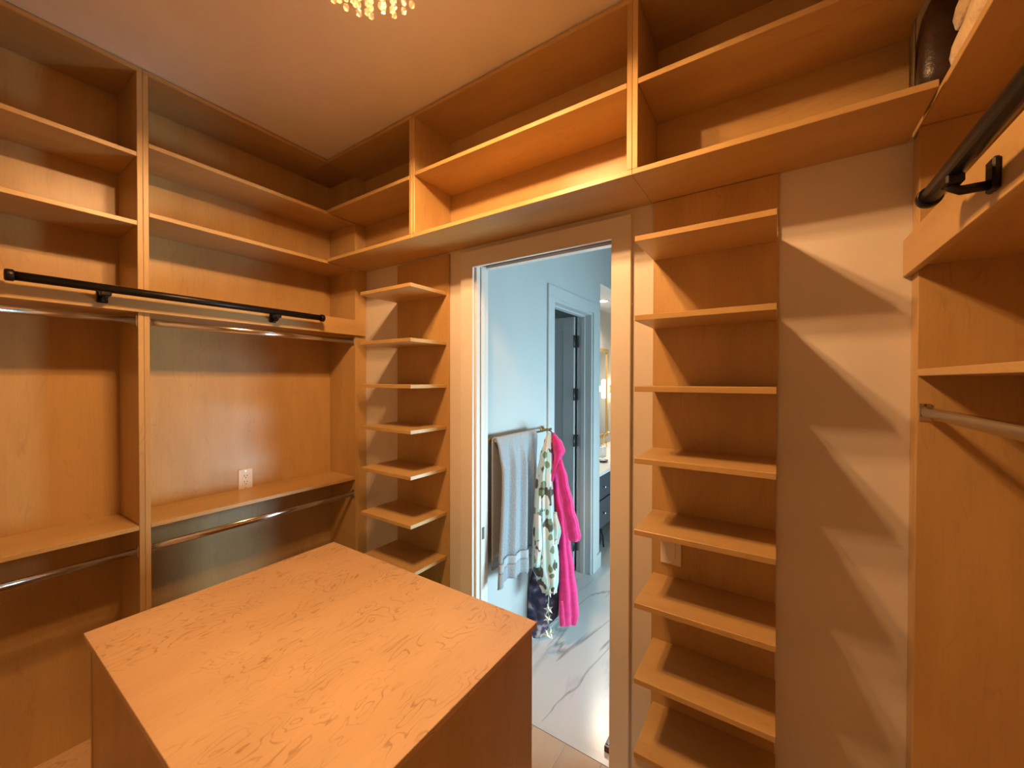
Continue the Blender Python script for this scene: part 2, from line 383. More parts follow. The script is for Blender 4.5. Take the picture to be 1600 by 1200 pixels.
# ------------------------------------------------------------------ structure: bathroom beyond
tag(box('floor_bathroom', -3.0, 1.70, 1.755, 6.4, -0.06, 0.0, MARBLE, bev=0), 'polished white marble bathroom floor with grey veins', kind='structure')
tag(box('ceiling_bathroom', BX-0.14, 1.70, 1.755, 6.4, 3.073, 3.17, BPAINT, bev=0), kind='structure')
tag(box('ceiling_vanity', -3.0, BX-0.14, 1.755, 6.4, 2.744, 2.84, BPAINT, bev=0), kind='structure')
D2A, D2B, D2Z, OPA, OPB, OPZ = 2.594, 3.340, 2.350, 3.528, 5.9, 2.654
boxes('wall_bathroom_left', [(BX-0.14, BX, 1.7555, D2A, 0, 3.073), (BX-0.14, BX, D2A, D2B, D2Z, 3.073), (BX-0.14, BX, D2B, OPA, 0, 3.073),
      (BX-0.14, BX, OPA, OPB, OPZ, 3.073), (BX-0.14, BX, OPB, 6.4, 0, 3.073)], BPAINT, kind='structure', label='cool white bathroom wall with towel bar and inner door')
tag(box('wall_bathroom_back', -3.0, 1.70, 6.4, 6.5, 0, 3.17, BPAINT, bev=0), kind='structure')
boxes('wall_bathroom_front', [(0.76, 1.70, 1.655, 1.755, 0, 3.17)], BPAINT, kind='structure')
boxes('wall_bathroom_right', [(1.70, 1.80, 1.655, 2.25, 0, 3.17), (1.70, 1.80, 3.95, 6.5, 0, 3.17), (1.70, 1.80, 2.25, 3.95, 0, 0.18), (1.70, 1.80, 2.25, 3.95, 1.16, 3.17)], BPAINT, kind='structure')
wn = empty('window_1', (1.70, 3.10, 0.18), 'low frosted bathroom window letting in daylight', kind='structure')
box('pane', 1.75, 1.76, 2.28, 3.92, 0.21, 1.13, WINDOW_GLOW, wn, bev=0)
for y0, y1, z0, z1 in ((2.25, 2.30, 0.18, 1.16), (3.90, 3.95, 0.18, 1.16), (2.30, 3.90, 0.18, 0.23), (2.30, 3.90, 1.11, 1.16), (3.075, 3.125, 0.23, 1.11)):
    box('window_frame', 1.695, 1.765, y0, y1, z0, z1, TRIM, wn)
# water-closet room behind the inner door and vanity alcove
tag(box('wall_vanity', -3.0, -2.05, 3.53, 6.4, 0, 2.744, PAINT, bev=0), 'white wall behind the vanity', kind='structure')
tag(box('wall_toilet_end', -2.9, BX-0.14, 3.43, 3.53, 0, 2.744, BPAINT, bev=0), kind='structure')
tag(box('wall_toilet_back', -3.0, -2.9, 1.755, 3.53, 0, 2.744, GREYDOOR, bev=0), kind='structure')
# inner door casing, jambs, leaf
t2 = empty('trim_2', (BX, 2.97, 0), 'white casing and grey-shaded jambs of the inner bathroom door', kind='structure')
box('casing', BX, BX+0.014, D2A-0.100, D2A-0.006, 0, D2Z+0.006, BPAINT, t2)
box('casing', BX, BX+0.014, D2B+0.006, D2B+0.100, 0, D2Z+0.006, BPAINT, t2)
box('head_casing', BX, BX+0.014, D2A-0.100, D2B+0.100, D2Z+0.006, D2Z+0.092, BPAINT, t2)
box('jamb', BX-0.14, BX+0.0, D2B-0.018, D2B-0.0005, 0.0005, D2Z-0.018, BPAINT, t2)
box('jamb', BX-0.14, BX+0.0, D2A+0.0005, D2A+0.018, 0.0005, D2Z-0.018, BPAINT, t2)
box('head_jamb', BX-0.14, BX+0.0, D2A+0.0005, D2B-0.0005, D2Z-0.018, D2Z-0.0005, BPAINT, t2)
box('door_stop', BX-0.098, BX-0.060, D2B-0.031, D2B-0.018, 0.0005, D2Z-0.018, BPAINT, t2)
box('door_stop', BX-0.098, BX-0.060, D2A+0.018, D2B-0.031, D2Z-0.031, D2Z-0.018, BPAINT, t2)
dl = empty('door_2', (BX-0.15, 3.305, 0), 'white panelled inner door standing open into a dark room', kind='structure')
lx0, lx1, ly0, ly1 = BX-0.155-0.71, BX-0.155, 3.288, 3.322
box('stile', lx1-0.11, lx1, ly0, ly1, 0.01, D2Z-0.025, BPAINT, dl)
box('stile', lx0, lx0+0.11, ly0, ly1, 0.01, D2Z-0.025, BPAINT, dl)
box('rail', lx0+0.11, lx1-0.11, ly0, ly1, D2Z-0.145, D2Z-0.025, BPAINT, dl)
box('rail', lx0+0.11, lx1-0.11, ly0, ly1, 0.01, 0.24, BPAINT, dl)
box('rail', lx0+0.11, lx1-0.11, ly0, ly1, 0.95, 1.09, BPAINT, dl)
box('panel', lx0+0.11, lx1-0.11, ly0+0.011, ly1-0.011, 0.24, 0.95, BPAINT, dl, bev=0)
box('panel', lx0+0.11, lx1-0.11, ly0+0.011, ly1-0.011, 1.09, D2Z-0.145, BPAINT, dl, bev=0)
for hz in (2.10, 1.62, 1.20, 0.25):
    h = box('hinge', BX-0.157, BX-0.118, ly1-0.020, ly1-0.0005, hz-0.052, hz+0.052, BRONZE, dl, bev=0.003)
    tube('hinge_pin', [(BX-0.150, ly0-0.004, hz-0.055), (BX-0.150, ly0-0.004, hz+0.055)], 0.007, BRONZE, h, seg=10)
# baseboards
tag(box('baseboard_bathroom_left', BX+0.0005, BX+0.014, 1.76, D2A-0.102, 0, 0.135, BPAINT), kind='structure')
tag(box('baseboard_bathroom_corner', BX+0.0005, BX+0.014, D2B+0.102, OPA+0.013, 0, 0.135, BPAINT), kind='structure')
tag(box('baseboard_bathroom_return', BX-0.14, BX+0.0, OPA+0.0005, OPA+0.014, 0, 0.135, BPAINT), kind='structure')
tag(box('baseboard_right', 0.02, XR-0.022, YB-0.013, YB-0.0005, 0, 0.135, TRIM), kind='structure')

# ------------------------------------------------------------------ left wall closet units
def left_unit(name, y0, y1, shelves, label, filler=False):
    u = empty(name, ((XL+XLB)/2, (y0+y1)/2, 0), label, 'closet', 'built-in maple hanging units')
    ye = y1
    box('side_panel', XLB, XL, y0, y0+T-0.0006, 0, TOPZ, WZ, u)
    box('side_panel', XLB, XL, ye-T+0.0006, ye, 0, TOPZ, WZ, u)
    a, b = y0+T, ye-T
    box('back_panel', XLB-0.010, XLB, y0, ye, 0, TOPZ, WZ, u, bev=0)
    box('toe_kick', XL-0.065, XL-0.05, a, b, 0, 0.128, WY, u)
    box('bottom_panel', XLB, XL, a, b, 0.128, 0.147, WTOP, u)
    box('shelf', XLB, XL, a, b, 1.125-T, 1.125, WY, u)
    box('shelf', XLB, XL, a, b, 2.034, 2.034+T, WY, u)
    for z in shelves: box('shelf', XLB, XL, a, b, z-T, z, WY, u)
    box('top_panel', XLB, XL, y0, YU+0.0 if filler else ye, TOPZ, TOPZ+T, WY, u)
    if filler:
        box('top_panel', XLB, XL, YU+0.0005, ye, TOPZ, TOPZ+T, WY, u)
        box('filler_stile', XL-T, XL-0.0005, ye+0.0005, YB-0.001, 0, TOPZ, WZ, u)
    return u
left_unit('closet_unit', -0.62, 0.5310, (2.42, 2.71), 'maple hanging unit without an outlet, its high shelves set lower than the outlet unit')
left_unit('closet_unit', 0.5316, 1.5700, (2.468, 2.764), 'maple hanging unit with a white wall outlet, reaching into the room corner', filler=True)
tag(box('valance_board', XL+0.0005, XL+T, -0.62, 1.613, 2.033, 2.130, WY), 'long maple rail board running above the wall outlet behind a black rod', 'board')

def chrome_rod(x, y0, y1, z, label, group='chrome closet rods'):
    r = empty('closet_rod', (x, (y0+y1)/2, z), label, 'closet rod', group)
    tube('rod', [(x, y0+0.004, z), (x, y1-0.004, z)], 0.0155, CHROME, r, seg=20, flat=0.52)
    for ya, s in ((y0, 1), (y1, -1)):
        f = box('flange', x-0.013, x+0.013, min(ya, ya+s*0.004)+0.0002, max(ya, ya+s*0.004)-0.0002, z-0.024, z+0.024, CHROME, r, bev=0.0015)
        tube('screw', [(x, ya+s*0.004, z+0.020), (x, ya+s*0.0055, z+0.020)], 0.0028, BRONZE, f, seg=8)
    return r
RX = XL-0.020
chrome_rod(RX, -0.62+T, 0.531-T, 1.998, 'upper chrome rod under the long rail, in the bay without outlet')
chrome_rod(RX, 0.5316+T, 1.570-T, 1.998, 'upper chrome rod under the long rail, in bay with outlet')
chrome_rod(RX, -0.62+T, 0.531-T, 1.013, 'lower chrome rod beneath the middle shelf, in the bay without outlet')
chrome_rod(RX, 0.5316+T, 1.570-T, 1.013, 'lower chrome rod beneath the shelf with outlet above')

def black_rod(x, y0, y1, z, wallx, brk, label):
    r = empty('black_rod', (x, (y0+y1)/2, z), label, 'hanging rod', 'black pipe rods in front of the rail boards')
    tube('pipe', [(x, y0, z), (x, y1, z)], 0.0160, BLACK, r, seg=20)
    for y, s in ((y0, -1), (y1, 1)):
        lathe('end_cap', [(0.0185, 0), (0.0205, 0.002), (0.0205, 0.017), (0.0175, 0.021), (0.006, 0.022)] if s > 0 else
              [(0.006, -0.022), (0.0175, -0.021), (0.0205, -0.017), (0.0205, -0.002), (0.0185, 0)], (x, y, z), BLACK, r, seg=20, axis='Y')
    s = 1 if wallx > x else -1
    for y in brk:
        b = tube('bracket', [(x, y, z-0.012), (x, y, z-0.034), (x+s*0.010, y, z-0.040), (wallx-s*0.008, y, z-0.040)], 0.0085, BLACK, r, seg=10, up=(0, 1, 0))
        bx0, bx1 = sorted((wallx-s*0.0005, wallx-s*0.011))
        box('bracket_foot', bx0, bx1, y-0.016, y+0.016, z-0.052, z+0.004, BLACK, b, bev=0.003)
        bx0, bx1 = sorted((x-0.012, x+0.012))
        box('saddle', bx0, bx1, y-0.016, y+0.016, z-0.030, z-0.012, BLACK, b, bev=0.003)
    return r
black_rod(XL+T+0.055, 0.180, 1.275, 2.104, XL+T, (0.402, 1.040), 'black pipe rod with end caps on the rail above the outlet')

# ------------------------------------------------------------------ upper cabinets on the door wall
UB = 2.458
def upper(x0, x1, label, mid=2.780, left=True, right=True):
    u = empty('upper_cabinet', ((x0+x1)/2, (YU+YB)/2, UB), label, 'cabinet', 'open maple upper cabinets above the doorway')
    a = x0+(T if left else 0); b = x1-(T if right else 0)
    if left: box('side_panel', x0, x0+T-0.0006, YU, YB-0.001, UB+T, TOPZ, WZ, u)
    if right: box('side_panel', x1-T+0.0006, x1, YU, YB-0.001, UB+T, TOPZ, WZ, u)
    box('bottom_panel', x0, x1, YU, YB-0.001, UB, UB+T, WX, u)
    box('shelf', a, b, YU, YB-0.009, mid-T, mid, WX, u)
    box('top_panel', x0, x1, YU, YB-0.001, TOPZ, TOPZ+T, WX, u)
    box('back_panel', a, b, YB-0.009, YB-0.001, UB+T, TOPZ, WX, u, bev=0)
    return u
upper(XL+0.0006, -1.5095, 'open maple upper cabinet in the corner above the small corner shelves', mid=2.772, left=False)
upper(-1.5089, -0.4135, 'open maple upper cabinet directly above the doorway')
upper(-0.4129, 0.325, 'open maple upper cabinet above the wide shelf stack', right=False)

# ------------------------------------------------------------------ open shelf stacks either side of the door
st = empty('shelf_stack', (-1.72, YB-0.006, 0), 'narrow stack of open shelves between the room corner and the doorway', 'shelves')
box('back_panel', -1.927, -1.502, YB-0.012, YB-0.0005, 0, 2.446, WZ, st)
for z in (2.238, 1.962, 1.725, 1.494, 1.262, 1.014, 0.767, 0.52, 0.27):
    box('shelf', -1.924, -1.518, YU, YB-0.0125, z-T, z, WX, st)
st = empty('shelf_stack', (-0.2, YB-0.006, 0), 'wide stack of open shelves with a white wall switch, beside the doorway', 'shelves')
box('back_panel', -0.405, 0.008, YB-0.012, YB-0.0005, 0, 2.456, WZ, st)
for i, z in enumerate((2.244, 1.973, 1.730, 1.483, 1.236, 0.983, 0.720, 0.463)):
    box('shelf', -0.402+i*0.0006, 0.004+i*0.0012, YU, YB-0.0125, z-T, z, WX, st)
box('plinth', -0.402, 0.010, YU+0.010, YB-0.0125, 0, 0.4435, TRIM, st)

# ------------------------------------------------------------------ right wall unit
RY0, RY1 = -0.70, 1.583
u = empty('closet_unit', ((XR+XRB)/2, 0.5, 0), 'maple hanging unit with the folded cream blanket on its high shelf', 'closet')
box('side_panel', XR, XRB, RY1-T, RY1, 0, 2.466, WZ, u)
box('side_panel', XR, XRB, RY0, RY0+T, 0, TOPZ, WZ, u)
box('back_panel', XRB, XRB+0.010, RY0, RY1, 0, TOPZ, WZ, u, bev=0)
box('filler_stile', XR+0.0005, XR+T, RY1+0.0005, YB-0.001, 0, 2.456, WZ, u)
a, b = RY0+T, RY1-T
box('bottom_panel', XR, XRB, a, b, 0.128, 0.147, WY, u)
box('toe_kick', XR+0.05, XR+0.065, a, b, 0, 0.128, WY, u)
box('shelf', XR, XRB, a, b, 1.783-T, 1.783, WY, u)
box('shelf', XR, XRB, a, b, 2.075, 2.075+T, WY, u)
box('upper_shelf', XR, XRB, RY0+T, YB-0.001, 2.4665, 2.4665+T, WY, u)
box('upper_shelf', XR, XRB, RY0+T, YU-0.01, 2.780-T, 2.780, WY, u)
box('top_panel', XR, XRB, RY0, RY1, TOPZ, TOPZ+T, WY, u)
tag(box('valance_board', XR-T, XR-0.0005, RY0, 1.6335, 2.060, 2.170, WY), 'maple rail board below the blanket shelf, behind a black rod', 'board')
black_rod(0.2640, -0.55, 1.150, 2.130, XR-T, (-0.30, 1.030), 'black pipe rod with a hooked bracket below the blanket shelf')
chrome_rod(XR+0.016, RY0+T, RY1-T, 1.662, 'chrome rod beneath a shelf in the unit that holds the blanket')

# ------------------------------------------------------------------ island
IX0, IX1, IY0, IY1, IZ = -1.872, -0.672, 0.289, 1.168, 0.92
isl = empty('closet_island', ((IX0+IX1)/2, (IY0+IY1)/2, 0), 'freestanding maple closet island with flat figured top', 'island')
box('top', IX0, IX1, IY0, IY1, IZ-T, IZ, WTOP, isl)
o = 0.012
box('side_panel', IX0+o, IX0+o+T, IY0+o, IY1-o, 0.0005, IZ-T-0.0005, WZ, isl)
box('side_panel', IX1-o-T, IX1-o, IY0+o, IY1-o, 0.0005, IZ-T-0.0005, WZ, isl)
box('end_panel', IX0+o+T+0.0005, IX1-o-T-0.0005, IY0+o+0.002, IY0+o+T, 0.0005, IZ-T-0.0005, WZ, isl)
box('end_panel', IX0+o+T+0.0005, IX1-o-T-0.0005, IY1-o-T, IY1-o-0.002, 0.0005, IZ-T-0.0005, WZ, isl)

# ------------------------------------------------------------------ outlet and switch
w = empty('wall_outlet', (XLB, 1.032, 1.120), 'white duplex electrical outlet on the maple back panel above the shelf', 'outlet')
box('plate', XLB+0.0003, XLB+0.006, 0.996, 1.068, 1.120, 1.234, WPLAST, w, bev=0.002)
body = box('receptacle', XLB+0.0055, XLB+0.0078, 1.015, 1.049, 1.143, 1.211, WPLAST, w, bev=0.001)
for zc in (1.194, 1.160):
    box('slot', XLB+0.0075, XLB+0.0084, 1.0235, 1.0260, zc-0.002, zc+0.009, DARK, body, bev=0)
    box('slot', XLB+0.0075, XLB+0.0084, 1.0380, 1.0405, zc-0.001, zc+0.008, DARK, body, bev=0)
    tube('ground_hole', [(XLB+0.0074, 1.032, zc-0.009), (XLB+0.0084, 1.032, zc-0.009)], 0.0028, DARK, body, seg=8)
for zc in (1.2245, 1.1295): tube('screw', [(XLB+0.0055, 1.032, zc), (XLB+0.0068, 1.032, zc)], 0.0028, CHROME, w, seg=8)
w = empty('wall_switch', (-0.331, YB-0.012, 1.030), 'white rocker light switch on the shelf back panel', 'switch')
yy = YB-0.0123
box('plate', -0.369, -0.293, yy-0.006, yy, 1.032, 1.152, WPLAST, w, bev=0.002)
box('rocker', -0.348, -0.314, yy-0.0095, yy-0.0055, 1.060, 1.125, WPLAST, w, bev=0.001)
for zc in (1.142, 1.042): tube('screw', [(-0.331, yy-0.0072, zc), (-0.331, yy-0.0055, zc)], 0.0028, CHROME, w, seg=8)

# ------------------------------------------------------------------ chandelier
LX, LY = -0.930, 0.662
ch = empty('chandelier', (LX, LY, CEILZ), 'round crystal chandelier of hanging bead strands with warm bulbs', 'chandelier')
lathe('canopy', [(0.02, -0.03), (0.10, -0.028), (0.115, -0.02), (0.115, -0.0005), (0.02, -0.0003)], (LX, LY, CEILZ), BRASS, ch, seg=32)
def ring(name, R, z, r, mat, parent):
    bm = bmesh.new(); N, S = 40, 8; rs = []
    for i in range(N):
        a = 2*math.pi*i/N
        rs.append([bm.verts.new(((R+r*math.cos(t))*math.cos(a), (R+r*math.cos(t))*math.sin(a), r*math.sin(t))) for t in [2*math.pi*k/S for k in range(S)]])
    for i in range(N):
        for k in range(S): bm.faces.new((rs[i][k], rs[(i+1) % N][k], rs[(i+1) % N][(k+1) % S], rs[i][(k+1) % S]))
    bmesh.ops.recalc_face_normals(bm, faces=bm.faces)
    me = bpy.data.meshes.new(name); bm.to_mesh(me); bm.free()
    return link(name, me, (LX, LY, z), mat, parent, smooth=True)
RZ = 2.970
HOOPS = (0.045, 0.085, 0.125, 0.160)
lathe('drum', [(0.185, 0.0), (0.185, -0.110), (0.179, -0.110), (0.179, -0.006), (0.118, -0.006), (0.118, 0.0)], (LX, LY, CEILZ-0.0005), BRASS, ch, seg=40)
for R in HOOPS: ring('hoop', R, RZ, 0.0022, BRASS, ch)
for k in range(4):
    a = math.pi/4 + k*math.pi/2
    tube('spoke', [(LX, LY, RZ), (LX+0.181*math.cos(a), LY+0.181*math.sin(a), RZ+0.006)], 0.002, BRASS, ch, seg=6)
tube('stem', [(LX, LY, RZ), (LX, LY, CEILZ-0.028)], 0.006, BRASS, ch, seg=10)
BULBS = [(LX+0.105*math.cos(a), LY+0.105*math.sin(a)) for a in [0.5 + k*2*math.pi/4 for k in range(4)]]
for bx, by in BULBS:
    lathe('bulb', [(0.004, 0.016), (0.008, 0.012), (0.011, 0.003), (0.0095, -0.006), (0.005, -0.011), (0.001, -0.012)], (bx, by, 3.033), BULB, ch, seg=14)
    lathe('socket', [(0.006, 0.0), (0.007, 0.014), (0.003, 0.0165)], (bx, by, 3.0495), BRASS, ch, seg=12)
    lamp('bulb_light', 'POINT', (bx, by, 3.000), LAMP_W, LAMP_COL, shadow_soft_size=0.016)
def strand_mesh(n, seed):
    rnd = random.Random(seed); bm = bmesh.new(); z = 0.0
    for i in range(n):
        r = 0.0086 if i < n-1 else 0.0095
        h = r*(1.0 if i < n-1 else 1.25)
        z -= h
        geo = bmesh.ops.create_icosphere(bm, subdivisions=1, radius=1.0)
        ang = rnd.random()*6
        for v in geo['verts']:
            x, y = v.co.x*math.cos(ang)-v.co.y*math.sin(ang), v.co.x*math.sin(ang)+v.co.y*math.cos(ang)
            v.co = Vector((x*r, y*r, z + v.co.z*h))
        z -= h + 0.0040
    me = bpy.data.meshes.new('strand'); bm.to_mesh(me); bm.free(); me.materials.append(CRYSTAL)
    return me
SM = {(n, s): strand_mesh(n, s*11+n) for n in range(4, 10) for s in range(3)}
for R, cnt, nb in ((0.0, 1, 8), (0.045, 7, 7.7), (0.085, 13, 6.6), (0.125, 20, 5.6), (0.160, 28, 4.7)):
    for k in range(cnt):
        a = 2*math.pi*k/max(cnt, 1) + R*9
        n = max(4, min(9, int(round(nb + random.uniform(-0.75, 0.75)))))
        link('crystal_strand', SM[(n, random.randrange(3))], (LX+R*math.cos(a), LY+R*math.sin(a), RZ-0.0035), CRYSTAL, ch)

# ------------------------------------------------------------------ things on the upper right shelves
bl = empty('folded_blanket', (0.44, 0.95, 2.4855), 'fluffy cream blanket folded on a high shelf beside a dark bag', 'blanket')
def blanket_layer(z0, h, x0, x1, y0, y1, seed):
    bm = bmesh.new(); rnd = random.Random(seed); N, S = 18, 20; rings = []
    for i in range(N+1):
        t = i/N; y = y0+(y1-y0)*t
        k = min(1.0, 4.0*min(t, 1-t)+0.55)
        ph = rnd.random()*0.4
        ring_ = []
        for j in range(S):
            a = 2*math.pi*j/S
            c, s_ = math.cos(a), math.sin(a)
            e = 0.45
            px_ = (abs(c)**e)*math.copysign(1, c); pz_ = (abs(s_)**e)*math.copysign(1, s_)
            wob = 1 + 0.03*math.sin(5*t*6+a*3+ph)
            ring_.append(bm.verts.new(((x0+x1)/2 + px_*(x1-x0)/2*wob*min(1, k+0.38), y, z0 + h/2 + pz_*h/2*(k if pz_ > 0 else 1))))
        rings.append(ring_)
    for r0, r1 in zip(rings, rings[1:]):
        for j in range(S): bm.faces.new((r0[j], r0[(j+1) % S], r1[(j+1) % S], r1[j]))
    bm.faces.new(rings[0]); bm.faces.new(rings[-1])
    bmesh.ops.recalc_face_normals(bm, faces=bm.faces)
    c = Vector(((x0+x1)/2, (y0+y1)/2, z0))
    for v in bm.verts: v.co -= c
    me = bpy.data.meshes.new('fold'); bm.to_mesh(me); bm.free()
    return link('fold', me, c, CREAM, bl, smooth=True)
blanket_layer(2.486, 0.085, 0.340, 0.600, 0.55, 1.385, 1)
blanket_layer(2.569, 0.080, 0.342, 0.600, 0.56, 1.372, 2)
blanket_layer(2.647, 0.075, 0.346, 0.600, 0.58, 1.355, 3)

bg = empty('leather_bag', (0.42, 1.50, 2.4855), 'dark brown leather bag standing in the corner beside cream blanket', 'bag')
def prism_bag():
    bm = bmesh.new()
    lv = [(0.0, 1.0, 1.0), (0.05, 1.05, 1.06), (0.15, 0.98, 0.9), (0.22, 0.88, 0.6), (0.255, 0.75, 0.35)]
    rings = []
    for z, sx, sy in lv:
        rr = []
        for j in range(20):
            a = 2*math.pi*j/20; c, s_ = math.cos(a), math.sin(a)
            rr.append(bm.verts.new((math.copysign(abs(c)**0.5, c)*0.105*sx, math.copysign(abs(s_)**0.5, s_)*0.070*sy, z)))
        rings.append(rr)
    for r0, r1 in zip(rings, rings[1:]):
        for j in range(20): bm.faces.new((r0[j], r0[(j+1) % 20], r1[(j+1) % 20], r1[j]))
    bm.faces.new(rings[0]); bm.faces.new(rings[-1]); bmesh.ops.recalc_face_normals(bm, faces=bm.faces)
    me = bpy.data.meshes.new('bag'); bm.to_mesh(me); bm.free(); return me
body = link('body', prism_bag(), (0.410, 1.475, 2.4862), LEATHER, bg, smooth=True)
box('strap', 0.2985, 0.3025, 1.452, 1.470, 2.487, 2.70, LEATHER2, bg, bev=0.001)
tube('handle', [(0.36, 1.475, 2.73), (0.365, 1.475, 2.80), (0.41, 1.475, 2.835), (0.455, 1.475, 2.80), (0.46, 1.475, 2.73)], 0.008, LEATHER, bg, seg=8, up=(0, 1, 0))

# ------------------------------------------------------------------ bathroom: towel bar and hanging textiles
BARX, BARZ = -1.312, 1.405
tb = empty('towel_bar', (BX, 2.1, BARZ), 'brushed brass towel bar on the bathroom wall', 'towel bar')
tube('bar', [(BARX, 1.800, BARZ), (BARX, 2.470, BARZ)], 0.008, BRASS, tb, seg=12)
for y in (1.812, 2.420):
    p = tube('post', [(BX+0.006, y, BARZ), (BARX+0.010, y, BARZ)], 0.0105, BRASS, tb, seg=12)
    lathe('flange', [(0.008, 0.010), (0.022, 0.006), (0.022, 0.0005), (0.004, 0.0003)], (BX, y, BARZ), BRASS, p, seg=20, axis='X')

def sheet(name, fn, nu, nv, mat, parent=None, thick=0.006, loc=None):
    bm = bmesh.new()
    g = [[bm.verts.new(fn(i/nu, j/nv)) for j in range(nv+1)] for i in range(nu+1)]
    for i in range(nu):
        for j in range(nv): bm.faces.new((g[i][j], g[i+1][j], g[i+1][j+1], g[i][j+1]))
    bmesh.ops.recalc_face_normals(bm, faces=bm.faces)
    if thick: bmesh.ops.solidify(bm, geom=bm.faces[:], thickness=thick)
    c = sum((v.co for v in bm.verts), Vector())/len(bm.verts)
    for v in bm.verts: v.co -= c
    me = bpy.data.meshes.new(name); bm.to_mesh(me); bm.free()
    return link(name, me, c, mat, parent, smooth=True)
tw = empty('towel', (BARX, 2.0, BARZ), 'thick light grey bath towel draped over the brass towel bar', 'towel')
TY0, TY1 = 1.795, 2.235
def towel_fn(drop_lo, drop_hi):
    def fn(u, v):
        y = TY0 + (TY1-TY0)*u
        second = 1/(1+math.exp(-(u-0.63)*60))          # the far fold hangs a little higher
        fold = 0.013*math.sin(u*2*math.pi*3.6+0.5) + 0.006*math.sin(u*2*math.pi*7.3)
        # v 0..0.4 back layer, .4...5 over bar, .5..1 front
        R = 0.0215
        if v < 0.38:
            t = 1-v/0.38; z = BARZ - t*0.74; x = BARX - R
            flare = 0
        elif v < 0.48:
            a = (v-0.38)/0.10*math.pi; z = BARZ + R*math.sin(a); x = BARX - R*math.cos(a)
            flare = 0
        else:
            t = (v-0.48)/0.52; d = drop_lo + (drop_hi-drop_lo)*second
            tt = drop_lo_hi[0] + t*(drop_lo_hi[1]-drop_lo_hi[0])
            z = BARZ - tt*d; k = min(1, tt*5)
            x = BARX + R + 0.006 + (fold+0.013)*k + 0.014*tt*k - 0.018*second*k
            flare = -0.050*(1-u)*tt*tt + 0.02*math.sin(tt*5)*(1-u)*0.3
            z += 0.012*math.sin(u*9)*tt
        return Vector((x, y+flare, z))
    return fn
drop_lo_hi = (0.0, 0.84)
sheet('pile_cloth', towel_fn(0.80, 0.855), 64, 48, TERRY, tw, thick=0.010)
def sub(fn, v0): return lambda u, v: fn(u, v0 + (1-v0)*v)
drop_lo_hi = (0.0, 1.0)
full = towel_fn(0.80, 0.855)
sheet('woven_band', lambda u, v: full(u, 0.48+0.52*(0.842+0.058*v)), 64, 4, TERRYB, tw, thick=0.008)
sheet('hem', lambda u, v: full(u, 0.48+0.52*(0.902+0.098*v)), 64, 6, TERRY, tw, thick=0.010)

def hang(name, levels, depth, mat, parent=None, folds=7, amp=0.10, flat=0.65, seg=56, ph=0.0, per=6):
    """bunched hanging cloth: levels of (photo y, centre x, half width) on a body at `depth` in front of the camera"""
    hd = Vector((CF.x, CF.y, 0)).normalized(); hr = Vector((CR.x, CR.y, 0)).normalized()
    L = []
    for i in range(len(levels)-1):
        for k in range(per):
            t = k/per; s_ = t*t*(3-2*t)
            a, b_ = levels[i], levels[i+1]
            L.append((a[0]+(b_[0]-a[0])*t, a[1]+(b_[1]-a[1])*s_, a[2]+(b_[2]-a[2])*s_))
    L.append(levels[-1])
    bm = bmesh.new(); rings = []
    for i, (py, cx, hw) in enumerate(L):
        c = pix(cx, py, depth); r = hw*depth/F_PX; g = i/len(L)
        rr = []
        for j in range(seg):
            a = 2*math.pi*j/seg
            f = 1 + amp*(0.4+g)*math.sin(folds*a+ph+1.3*g) + 0.4*amp*math.sin((folds*2+1)*a+ph*2-2*g)
            rr.append(bm.verts.new(c + hr*(r*f*math.cos(a)) + hd*(r*f*flat*math.sin(a))))
        rings.append(rr)
    for r0, r1 in zip(rings, rings[1:]):
        for j in range(seg): bm.faces.new((r0[j], r0[(j+1) % seg], r1[(j+1) % seg], r1[j]))
    bm.faces.new(rings[0]); bm.faces.new(rings[-1])
    bmesh.ops.recalc_face_normals(bm, faces=bm.faces)
    c = sum((v.co for v in bm.verts), Vector())/len(bm.verts)
    for v in bm.verts: v.co -= c
    me = bpy.data.meshes.new(name); bm.to_mesh(me); bm.free()
    return link(name, me, c, mat, parent, smooth=True)

fr = empty('floral_robe', pix(853, 930, 2.52), 'pale aqua satin robe with brown leaf and white flower print', 'robe')
hang('body', [(676, 858, 3), (690, 856, 6), (712, 853, 9), (745, 850, 12), (790, 850, 14), (840, 851, 17), (882, 852, 19), (905, 856, 15), (926, 859, 10)], 2.50, FLORAL, fr, folds=6, amp=0.13, flat=0.55)
hang('sleeve', [(775, 842, 3), (805, 841, 4), (850, 841, 5), (886, 839, 4)], 2.44, FLORAL, fr, folds=4, amp=0.12, seg=32, ph=1)
hang('hem_panel', [(800, 867, 3), (830, 870, 6), (850, 868, 4)], 2.50, FLORAL, fr, folds=4, amp=0.15, seg=32, ph=2)
nv = empty('navy_garment', pix(850, 994, 2.64), 'dark navy and purple printed garment hanging behind the floral robe', 'garment')
hang('body', [(676, 863, 3), (720, 864, 5), (790, 864, 9), (850, 862, 14), (890, 855, 22), (930, 851, 26), (960, 848, 23), (980, 843, 13), (996, 839, 6)], 2.64, NAVYCLOTH, nv, folds=7, amp=0.11, flat=0.42)
hang('sash', [(790, 868, 4), (840, 874, 6), (890, 877, 6), (912, 877, 5)], 2.575, NAVYCLOTH, nv, folds=4, amp=0.1, seg=32)
pk = empty('pink_robe', pix(884, 978, 2.58), 'hot pink plush bathrobe hanging from the end of towel bar', 'bathrobe')
hang('body', [(676, 864, 3), (688, 865, 5), (705, 867, 8), (730, 867, 8), (765, 870, 9), (810, 877, 10), (850, 881, 9), (890, 884, 11), (930, 886, 14), (958, 887, 15), (974, 888, 12)], 2.58, PINK, pk, folds=3, amp=0.17, flat=0.75, ph=0.8)
